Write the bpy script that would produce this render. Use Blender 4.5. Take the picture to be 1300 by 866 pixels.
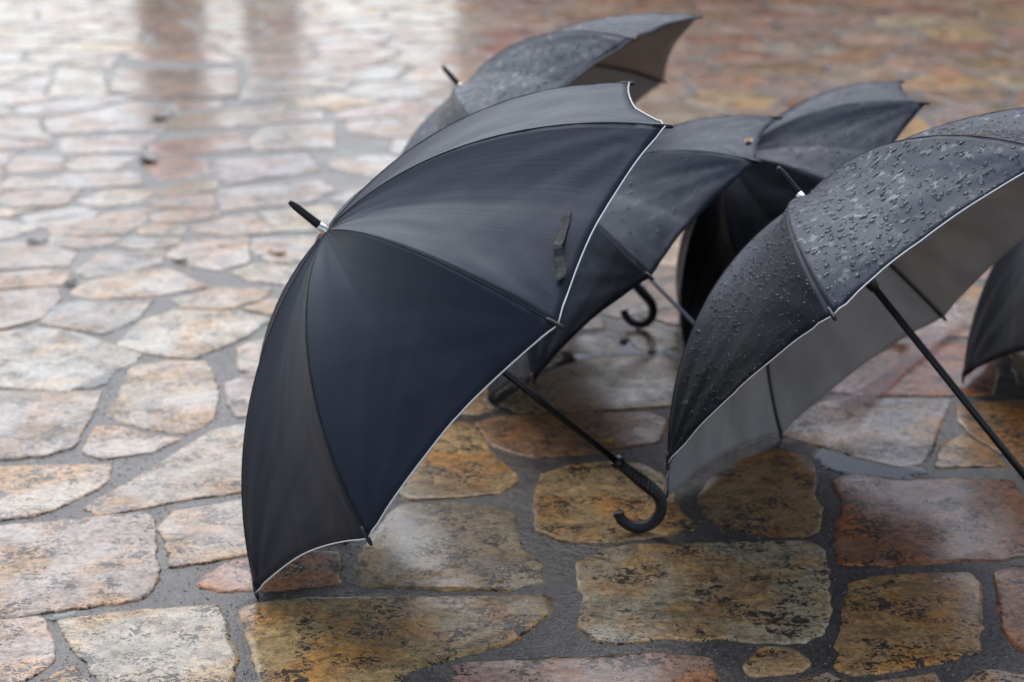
import bpy, bmesh, math, random
import numpy as np
from mathutils import Vector, Matrix

random.seed(7)
rng = np.random.default_rng(7)
sc = bpy.context.scene
for o in list(bpy.data.objects):
    bpy.data.objects.remove(o)

# ------------------------------------------------------------------ camera
F_PX, PITCH, CAM_H = 2134.23, 0.313006, 1.18288      # for a 1300 x 866 picture
cd = bpy.data.cameras.new('camera')
cam = bpy.data.objects.new('camera', cd)
sc.collection.objects.link(cam)
cam.location = (0, 0, CAM_H)
cam.rotation_euler = (math.pi/2 - PITCH, 0, 0)
cd.sensor_width = 36.0
cd.lens = F_PX/1300*36.0
cd.clip_start = 0.05
cd.clip_end = 1000
cd.dof.use_dof = True
cd.dof.focus_distance = 2.40
cd.dof.aperture_fstop = 3.4
sc.camera = cam

# ------------------------------------------------------------------ light
SUN_EL, SUN_AZ = math.radians(52), math.radians(-14)   # azimuth from +Y, clockwise
w = bpy.data.worlds.new('World')
sc.world = w
w.use_nodes = True
nt = w.node_tree
nt.nodes.clear()
sky = nt.nodes.new('ShaderNodeTexSky')
sky.sky_type = 'NISHITA'
sky.sun_disc = False
sky.sun_elevation = SUN_EL
sky.sun_rotation = SUN_AZ
sky.air_density = 1.0
sky.dust_density = 1.5
sky.ozone_density = 1.0
hs = nt.nodes.new('ShaderNodeHueSaturation')
hs.inputs['Saturation'].default_value = 0.68
bg = nt.nodes.new('ShaderNodeBackground')
bg.inputs['Strength'].default_value = 0.15
wo = nt.nodes.new('ShaderNodeOutputWorld')
nt.links.new(sky.outputs[0], hs.inputs['Color'])
nt.links.new(hs.outputs[0], bg.inputs['Color'])
nt.links.new(bg.outputs[0], wo.inputs['Surface'])
sl = bpy.data.lights.new('sun', 'SUN')
sl.energy = 1.5
sl.angle = math.radians(70)
sl.color = (0.97, 0.985, 1.0)
so = bpy.data.objects.new('sun', sl)
sc.collection.objects.link(so)
sd = Vector((math.sin(SUN_AZ)*math.cos(SUN_EL), math.cos(SUN_AZ)*math.cos(SUN_EL), math.sin(SUN_EL)))
so.rotation_euler = sd.to_track_quat('Z', 'Y').to_euler()
so.location = (0, 0, 8)
sc.view_settings.view_transform = 'Standard'
sc.view_settings.look = 'None'
sc.view_settings.exposure = 0.38
sc.view_settings.gamma = 1.0
sc.view_settings.use_curve_mapping = False

# ------------------------------------------------------------------ helpers
def proj(P):
    P = np.atleast_2d(P)
    z = P[:, 2] - CAM_H
    d = P[:, 1]*math.cos(PITCH) - z*math.sin(PITCH)
    u = P[:, 1]*math.sin(PITCH) + z*math.cos(PITCH)
    return np.c_[650 + F_PX*P[:, 0]/d, 433 - F_PX*u/d]

def ground_at(px, py, z=0.0):
    """point of the ground plane seen at a pixel of the photograph"""
    x = (px - 650)/F_PX
    u = (433 - py)/F_PX
    dy = math.cos(PITCH) + u*math.sin(PITCH)
    dz = -math.sin(PITCH) + u*math.cos(PITCH)
    t = (z - CAM_H)/dz
    return np.array([x*t, dy*t, z])

def link(o):
    sc.collection.objects.link(o)
    return o

def mesh_obj(name, verts, faces, mats, parent=None, loc=(0, 0, 0), smooth=True, uvs=None, mi=None):
    me = bpy.data.meshes.new(name)
    me.from_pydata([tuple(map(float, v)) for v in verts], [], [tuple(map(int, f)) for f in faces])
    if not isinstance(mats, (list, tuple)):
        mats = [mats]
    for m in mats:
        me.materials.append(m)
    if mi is not None:
        me.polygons.foreach_set('material_index', mi)
    if smooth:
        me.polygons.foreach_set('use_smooth', [True]*len(me.polygons))
    if uvs is not None:
        l = me.uv_layers.new(name='uv')
        vi = np.empty(len(me.loops), int)
        me.loops.foreach_get('vertex_index', vi)
        l.data.foreach_set('uv', np.asarray(uvs, float)[vi].ravel())
    me.update()
    o = bpy.data.objects.new(name, me)
    o.location = loc
    link(o)
    if parent:
        o.parent = parent
    return o

def tag(o, label=None, cat=None, group=None, kind=None):
    if label: o['label'] = label
    if cat: o['category'] = cat
    if group: o['group'] = group
    if kind: o['kind'] = kind
    return o

def tube(pts, rad, seg=8, cap=True):
    """swept tube; rad a number or list"""
    pts = np.asarray(pts, float)
    n = len(pts)
    rad = np.full(n, rad) if np.isscalar(rad) else np.asarray(rad, float)
    tan = np.gradient(pts, axis=0)
    tan /= np.linalg.norm(tan, axis=1)[:, None]
    ref = np.array([0, 0, 1.0]) if abs(tan[0][2]) < .9 else np.array([1.0, 0, 0])
    nrm = np.cross(tan[0], ref); nrm /= np.linalg.norm(nrm)
    V, Fc = [], []
    for i in range(n):
        nrm = nrm - tan[i]*(nrm @ tan[i]); nrm /= np.linalg.norm(nrm)
        b = np.cross(tan[i], nrm)
        for j in range(seg):
            a = 2*math.pi*j/seg
            V.append(pts[i] + rad[i]*(math.cos(a)*nrm + math.sin(a)*b))
    for i in range(n-1):
        for j in range(seg):
            k = (j+1) % seg
            Fc.append((i*seg+j, i*seg+k, (i+1)*seg+k, (i+1)*seg+j))
    if cap:
        Fc.append(tuple(range(seg))[::-1])
        Fc.append(tuple((n-1)*seg + j for j in range(seg)))
    return V, Fc

def box(x0, x1, y0, y1, z0, z1):
    V = [(x, y, z) for z in (z0, z1) for y in (y0, y1) for x in (x0, x1)]
    Fc = [(0, 2, 3, 1), (4, 5, 7, 6), (0, 1, 5, 4), (2, 6, 7, 3), (0, 4, 6, 2), (1, 3, 7, 5)]
    return V, Fc

# ------------------------------------------------------------------ materials
def new_mat(name):
    m = bpy.data.materials.new(name)
    m.use_nodes = True
    n = m.node_tree.nodes
    n.clear()
    out = n.new('ShaderNodeOutputMaterial')
    p = n.new('ShaderNodeBsdfPrincipled')
    m.node_tree.links.new(p.outputs[0], out.inputs['Surface'])
    return m, m.node_tree, p, out

class NB:
    """tiny node builder"""
    def __init__(s, nt): s.nt = nt
    def link(s, a, b): s.nt.links.new(a, b)
    def val(s, inp, v):
        if hasattr(v, 'is_output') or isinstance(v, bpy.types.NodeSocket): s.nt.links.new(v, inp)
        else: inp.default_value = v
    def noise(s, vec, scale, detail=4, rough=.55, dist=0):
        n = s.nt.nodes.new('ShaderNodeTexNoise')
        s.link(vec, n.inputs['Vector'])
        n.inputs['Scale'].default_value = scale
        n.inputs['Detail'].default_value = detail
        n.inputs['Roughness'].default_value = rough
        n.inputs['Distortion'].default_value = dist
        return n.outputs['Fac']
    def voro(s, vec, scale, feature='F1'):
        n = s.nt.nodes.new('ShaderNodeTexVoronoi')
        n.feature = feature
        s.link(vec, n.inputs['Vector'])
        n.inputs['Scale'].default_value = scale
        return n.outputs['Distance']
    def ramp(s, fac, lo, hi, a=0.0, b=1.0):
        n = s.nt.nodes.new('ShaderNodeMapRange')
        n.interpolation_type = 'SMOOTHSTEP'
        s.link(fac, n.inputs['Value'])
        n.inputs['From Min'].default_value = lo
        n.inputs['From Max'].default_value = hi
        n.inputs['To Min'].default_value = a
        n.inputs['To Max'].default_value = b
        return n.outputs['Result']
    def math(s, op, a, b=0.0):
        n = s.nt.nodes.new('ShaderNodeMath')
        n.operation = op
        s.val(n.inputs[0], a); s.val(n.inputs[1], b)
        return n.outputs[0]
    def mix(s, fac, a, b, mode='MIX'):
        n = s.nt.nodes.new('ShaderNodeMix')
        n.data_type = 'RGBA'
        n.blend_type = mode
        s.val(n.inputs[0], fac)
        for i, v in ((6, a), (7, b)):
            if isinstance(v, tuple): n.inputs[i].default_value = (*v, 1) if len(v) == 3 else v
            else: s.link(v, n.inputs[i])
        return n.outputs[2]
    def bump(s, h, strength, dist, normal=None):
        n = s.nt.nodes.new('ShaderNodeBump')
        n.inputs['Strength'].default_value = strength
        n.inputs['Distance'].default_value = dist
        s.link(h, n.inputs['Height'])
        if normal is not None: s.link(normal, n.inputs['Normal'])
        return n.outputs['Normal']
    def pos(s, scale=(1, 1, 1), offset=None):
        g = s.nt.nodes.new('ShaderNodeNewGeometry')
        m = s.nt.nodes.new('ShaderNodeMapping')
        s.link(g.outputs['Position'], m.inputs['Vector'])
        m.inputs['Scale'].default_value = scale
        if offset is not None: s.link(offset, m.inputs['Location'])
        return m.outputs[0]

def stone_material():
    m, nt, p, out = new_mat('wet_stone')
    b = NB(nt)
    oi = nt.nodes.new('ShaderNodeObjectInfo')
    cx = nt.nodes.new('ShaderNodeCombineXYZ')
    b.link(b.math('MULTIPLY', oi.outputs['Random'], 37.0), cx.inputs[0])
    b.link(b.math('MULTIPLY', oi.outputs['Random'], 91.0), cx.inputs[1])
    P = b.pos((1, 1, 1), cx.outputs[0])
    Ps = b.pos((1.0, 1.35, 1), cx.outputs[0])         # bedding grain
    big = b.noise(P, 6, 6, .62, .5)
    mid = b.noise(Ps, 30, 8, .72, .6)
    mot = b.noise(P, 95, 6, .75, .3)
    fine = b.noise(P, 380, 3, .75)
    isl = nt.nodes.new('ShaderNodeNewGeometry').outputs['Random Per Island']
    col = b.mix(isl, b.mix(1.0, oi.outputs['Color'], (.80, .74, .66), 'MULTIPLY'), b.mix(1.0, oi.outputs['Color'], (1.16, 1.14, 1.12), 'MULTIPLY'))
    c1 = b.mix(b.ramp(big, .46, .58), col, b.mix(1.0, col, (1.16, .88, .56), 'MULTIPLY'))     # ochre stain
    c1 = b.mix(b.ramp(b.noise(P, 10, 6, .68, .8), .51, .60, 0, .75), c1, b.mix(1.0, c1, (.60, .60, .62), 'MULTIPLY'))   # grey crust
    c2 = b.mix(b.ramp(mid, .51, .60, 0, .7), c1, b.mix(1.0, c1, (.46, .41, .37), 'MULTIPLY'))
    c3 = b.mix(b.ramp(mid, .38, .47, .65, 0), c2, b.mix(1.0, c2, (1.55, 1.45, 1.32), 'MULTIPLY'))
    c4 = b.mix(b.ramp(mot, .50, .59, 0, .7), c3, b.mix(1.0, c3, (.42, .37, .33), 'MULTIPLY'))
    c4 = b.mix(b.ramp(mot, .40, .47, .5, 0), c4, b.mix(1.0, c4, (1.35, 1.3, 1.2), 'MULTIPLY'))
    c4 = b.mix(b.ramp(fine, .40, .52, .5, 0), c4, b.mix(1.0, c4, (.45, .41, .37), 'MULTIPLY'))
    # pits: small holes of the travertine, filled with dark water and dirt
    wob = b.mix(.04, Ps, nt_color(nt, b, P, 60))
    pm = b.noise(P, 12, 5, .68)
    def pits(scale, lo, hi):
        pv = b.voro(wob, scale)
        thr = b.ramp(pm, .42, .62, lo, hi)
        return b.ramp(b.math('SUBTRACT', pv, thr), -.04, .06)
    pitsoft = b.math('MULTIPLY', pits(42, -.06, .36), pits(105, .07, .50))
    c5 = b.mix(b.ramp(pitsoft, .1, .8, .92, 0), c4, (.020, .016, .014))
    # fissures
    ck = b.noise(Ps, 11, 8, .66, 1.0)
    crack = b.ramp(b.math('ABSOLUTE', b.math('SUBTRACT', ck, .5)), .0, .006, 1, 0)
    crm = b.math('MULTIPLY', crack, b.ramp(b.noise(P, 6, 3), .50, .56))
    c6 = b.mix(b.math('MULTIPLY', crm, .8), c5, (.030, .024, .020))
    b.link(c6, p.inputs['Base Color'])
    wet = b.ramp(b.noise(P, 5, 5, .62, .5), .42, .57)
    b.link(b.ramp(wet, 0, 1, .55, .35), p.inputs['Roughness'])
    p.inputs['Specular IOR Level'].default_value = .12
    b.link(b.ramp(wet, 0, 1, .70, 1.0), p.inputs['Coat Weight'])
    b.link(b.ramp(wet, 0, 1, .22, .10), p.inputs['Coat Roughness'])
    p.inputs['Coat IOR'].default_value = 1.33
    h = b.math('ADD', b.math('MULTIPLY', mid, .5), b.math('MULTIPLY', mot, .40))
    h = b.math('ADD', h, b.math('MULTIPLY', fine, .08))
    h = b.math('ADD', h, b.math('MULTIPLY', pitsoft, .40))
    h = b.math('SUBTRACT', h, b.math('MULTIPLY', crm, .25))
    b.link(b.bump(h, .70, .009), p.inputs['Normal'])
    b.link(b.bump(h, .26, .0022), p.inputs['Coat Normal'])
    return m

def nt_color(nt, b, vec, scale):
    n = nt.nodes.new('ShaderNodeTexNoise')
    nt.links.new(vec, n.inputs['Vector'])
    n.inputs['Scale'].default_value = scale
    n.inputs['Detail'].default_value = 3
    return n.outputs['Color']

def mortar_material():
    m, nt, p, out = new_mat('wet_mortar')
    b = NB(nt)
    P = b.pos()
    n1 = b.noise(P, 14, 6, .65, .5)
    n2 = b.noise(P, 150, 3, .7)
    n3 = b.noise(P, 3, 3)
    c = b.mix(b.ramp(n1, .3, .7), (.062, .051, .045), (.135, .116, .104))
    c = b.mix(b.ramp(n2, .40, .56, .75, 0), c, (.028, .023, .020))
    grit = b.ramp(b.voro(P, 210), .0, .16, .55, 0)
    c = b.mix(b.math('MULTIPLY', grit, b.ramp(b.noise(P, 40), .5, .7)), c, (.26, .23, .21))
    # far away, where single stones cannot be told apart, the sheet carries the paving pattern
    L = nt.nodes.new('ShaderNodeVectorMath'); L.operation = 'LENGTH'
    b.link(P, L.inputs[0])
    far = b.ramp(L.outputs['Value'], 14.0, 14.2)
    vd = b.voro(P, 3.2, 'DISTANCE_TO_EDGE')
    c = b.mix(b.math('MULTIPLY', far, b.ramp(vd, .05, .09)), c, (.30, .23, .17))
    b.link(c, p.inputs['Base Color'])
    b.link(b.ramp(n3, .35, .65, .36, .22), p.inputs['Roughness'])
    p.inputs['IOR'].default_value = 1.5
    h = b.math('ADD', b.math('MULTIPLY', n1, .8), b.math('MULTIPLY', n2, .30))
    b.link(b.bump(h, .7, .009), p.inputs['Normal'])
    return m

def fabric_material(name, base, rough, streak=.5, wetspots=0.0, sheen=.04):
    m, nt, p, out = new_mat(name)
    b = NB(nt)
    uv = nt.nodes.new('ShaderNodeUVMap')
    mp = nt.nodes.new('ShaderNodeMapping')
    b.link(uv.outputs[0], mp.inputs['Vector'])
    mp.inputs['Scale'].default_value = (58, 2.6, 1)
    st = b.noise(mp.outputs[0], 1.0, 4, .6, .25)
    mp2 = nt.nodes.new('ShaderNodeMapping')
    b.link(uv.outputs[0], mp2.inputs['Vector'])
    mp2.inputs['Scale'].default_value = (5, 3, 1)
    soft = b.noise(mp2.outputs[0], 1.0, 3, .5)
    P = b.pos()
    wv = b.noise(P, 1400, 1, .5)
    lint = b.ramp(b.noise(P, 420, 2, .6), .70, .78)
    c = b.mix(b.ramp(soft, .3, .7), base, tuple(x*1.35 for x in base))
    c = b.mix(b.math('MULTIPLY', lint, .12), c, (.3, .3, .32))
    b.link(c, p.inputs['Base Color'])
    r = b.ramp(soft, .3, .7, rough-.05, rough+.06)
    if wetspots > 0:
        sp = b.ramp(b.noise(P, 62, 4, .55, .5), .55, .68)
        r = b.math('SUBTRACT', r, b.math('MULTIPLY', sp, .12*wetspots))
        p.inputs['Coat Roughness'].default_value = .30
        p.inputs['Coat IOR'].default_value = 1.33
        b.link(b.math('MULTIPLY', sp, .6*wetspots), p.inputs['Coat Weight'])
    b.link(r, p.inputs['Roughness'])
    p.inputs['Specular IOR Level'].default_value = .31
    p.inputs['Specular Tint'].default_value = (.50, .66, 1, 1)
    p.inputs['Sheen Weight'].default_value = sheen
    p.inputs['Sheen Roughness'].default_value = .45
    p.inputs['Sheen Tint'].default_value = (.75, .85, 1, 1)
    h = b.math('ADD', b.math('MULTIPLY', st, streak), b.math('MULTIPLY', soft, .5))
    n1 = b.bump(h, .4, .0013)
    n2 = b.bump(wv, .12, .0006, n1)
    b.link(n2, p.inputs['Normal'])
    return m

def simple(name, col, rough, metal=0.0, bump=0.0, bscale=200, ior=1.45):
    m, nt, p, out = new_mat(name)
    b = NB(nt)
    P = b.pos()
    n = b.noise(P, bscale, 3)
    b.link(b.mix(n, tuple(x*.8 for x in col), tuple(min(1, x*1.2) for x in col)), p.inputs['Base Color'])
    b.link(b.ramp(b.noise(P, bscale*.3, 2), .3, .7, rough*.85, rough*1.15), p.inputs['Roughness'])
    p.inputs['Metallic'].default_value = metal
    p.inputs['IOR'].default_value = ior
    if bump:
        b.link(b.bump(n, bump, .002), p.inputs['Normal'])
    return m

def water_material():
    m, nt, p, out = new_mat('rain_water')
    p.inputs['Base Color'].default_value = (.97, .98, 1, 1)
    p.inputs['Roughness'].default_value = .02
    p.inputs['IOR'].default_value = 1.33
    p.inputs['Transmission Weight'].default_value = 1.0
    return m

def puddle_material():
    m, nt, p, out = new_mat('standing_water')
    b = NB(nt)
    nt.nodes.remove(p)
    tr = nt.nodes.new('ShaderNodeBsdfTransparent'); tr.inputs[0].default_value = (.86, .86, .87, 1)
    gl = nt.nodes.new('ShaderNodeBsdfGlossy'); gl.inputs['Roughness'].default_value = .03
    fr = nt.nodes.new('ShaderNodeFresnel'); fr.inputs['IOR'].default_value = 1.36
    b.link(b.bump(b.noise(b.pos(), 18, 2), .05, .002), gl.inputs['Normal'])
    mx = nt.nodes.new('ShaderNodeMixShader')
    b.link(fr.outputs[0], mx.inputs[0]); b.link(tr.outputs[0], mx.inputs[1]); b.link(gl.outputs[0], mx.inputs[2])
    uv = nt.nodes.new('ShaderNodeUVMap')
    sx = nt.nodes.new('ShaderNodeSeparateXYZ'); b.link(uv.outputs[0], sx.inputs[0])
    dep = b.ramp(b.math('ADD', sx.outputs[0], b.math('MULTIPLY', b.math('SUBTRACT', b.noise(b.pos(), 55, 5, .65), .5), 2.2)), .15, .42)
    dry = nt.nodes.new('ShaderNodeBsdfTransparent')
    m0 = nt.nodes.new('ShaderNodeMixShader')
    b.link(dep, m0.inputs[0]); b.link(dry.outputs[0], m0.inputs[1]); b.link(mx.outputs[0], m0.inputs[2])
    b.link(m0.outputs[0], out.inputs['Surface'])
    return m

def plastic_material():
    m, nt, p, out = new_mat('clear_pink_plastic')
    b = NB(nt)
    P = b.pos()
    fr = nt.nodes.new('ShaderNodeLayerWeight'); fr.inputs['Blend'].default_value = .28
    tr = nt.nodes.new('ShaderNodeBsdfTransparent'); tr.inputs[0].default_value = (.96, .91, .91, 1)
    p.inputs['Base Color'].default_value = (.62, .50, .52, 1)
    p.inputs['Roughness'].default_value = .5
    gl = nt.nodes.new('ShaderNodeBsdfGlossy'); gl.inputs['Roughness'].default_value = .06
    gl.inputs['Color'].default_value = (1, .95, .96, 1)
    nrm = b.bump(b.noise(P, 95, 4, .6), 1.0, .014)
    b.link(nrm, gl.inputs['Normal']); b.link(nrm, fr.inputs['Normal'])
    m1 = nt.nodes.new('ShaderNodeMixShader'); m1.inputs[0].default_value = .07
    b.link(tr.outputs[0], m1.inputs[1]); b.link(p.outputs[0], m1.inputs[2])
    mx = nt.nodes.new('ShaderNodeMixShader')
    f = b.math('ADD', b.math('MULTIPLY', b.math('POWER', fr.outputs['Facing'], 2.6), .85), .08)
    b.link(f, mx.inputs[0]); b.link(m1.outputs[0], mx.inputs[1]); b.link(gl.outputs[0], mx.inputs[2])
    b.link(mx.outputs[0], out.inputs['Surface'])
    return m

def knurl_material():
    m, nt, p, out = new_mat('knurled_black_rubber')
    b = NB(nt)
    uv = nt.nodes.new('ShaderNodeUVMap')
    sp = nt.nodes.new('ShaderNodeSeparateXYZ'); b.link(uv.outputs[0], sp.inputs[0])
    x = b.math('SINE', b.math('MULTIPLY', sp.outputs[0], 2*math.pi*9))
    y = b.math('SINE', b.math('MULTIPLY', sp.outputs[1], 2*math.pi*36))
    h = b.math('MULTIPLY', b.math('ADD', x, 1.6), b.math('ADD', y, 1.2))
    p.inputs['Base Color'].default_value = (.012, .012, .013, 1)
    b.link(b.ramp(b.noise(b.pos(), 90, 2), .3, .7, .28, .42), p.inputs['Roughness'])
    b.link(b.bump(h, .4, .0008), p.inputs['Normal'])
    return m

M = {}
M['stone'] = stone_material()
M['mortar'] = mortar_material()
M['fabric'] = fabric_material('black_umbrella_fabric', (.0150, .0160, .0200), .50, .6)
M['fabric_wet'] = fabric_material('rain_spotted_black_fabric', (.0160, .0172, .0215), .48, .4, 1.0)
M['fabric_soft'] = fabric_material('worn_black_fabric', (.0150, .0160, .0198), .52, .8, .35)
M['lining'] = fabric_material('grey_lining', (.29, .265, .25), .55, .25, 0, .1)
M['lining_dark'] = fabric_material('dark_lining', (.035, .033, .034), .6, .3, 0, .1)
M['piping'] = simple('white_piping', (.85, .85, .84), .45)
M['piping_grey'] = simple('grey_piping', (.30, .31, .33), .5)
M['black'] = simple('black_plastic', (.012, .012, .013), .32)
M['seam'] = simple('black_thread', (.010, .010, .012), .6)
M['shaft'] = simple('black_lacquered_steel', (.010, .010, .011), .30)
M['chrome'] = simple('bright_nickel', (.82, .78, .70), .16, 1.0, 0, 300)
M['steel'] = simple('dull_steel', (.55, .56, .58), .35, 1.0, 0, 300)
M['knurl'] = knurl_material()
M['strap'] = simple('black_webbing', (.040, .040, .042), .7, 0, .5, 900)
M['water'] = water_material()
M['grit'] = simple('wet_sand_grit', (.22, .19, .165), .4, 0, 0, 260)
M['puddle'] = puddle_material()
M['plastic'] = plastic_material()
M['dirt'] = simple('red_brown_dirt', (.055, .022, .016), .55, 0, .4, 300)
M['yellow'] = simple('yellow_petal', (.90, .58, .02), .45)
M['leaf'] = simple('brown_leaf', (.34, .17, .06), .45, 0, .4, 200)

# ------------------------------------------------------------------ ground: mortar bed and stones
ground = mesh_obj('ground', [(-160, -60, -.003), (160, -60, -.003), (160, 220, -.003), (-160, 220, -.003)],
                  [(0, 1, 2, 3)], M['mortar'], smooth=False)
tag(ground, 'grey mortar bed between wet natural paving stones', kind='structure')

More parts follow.
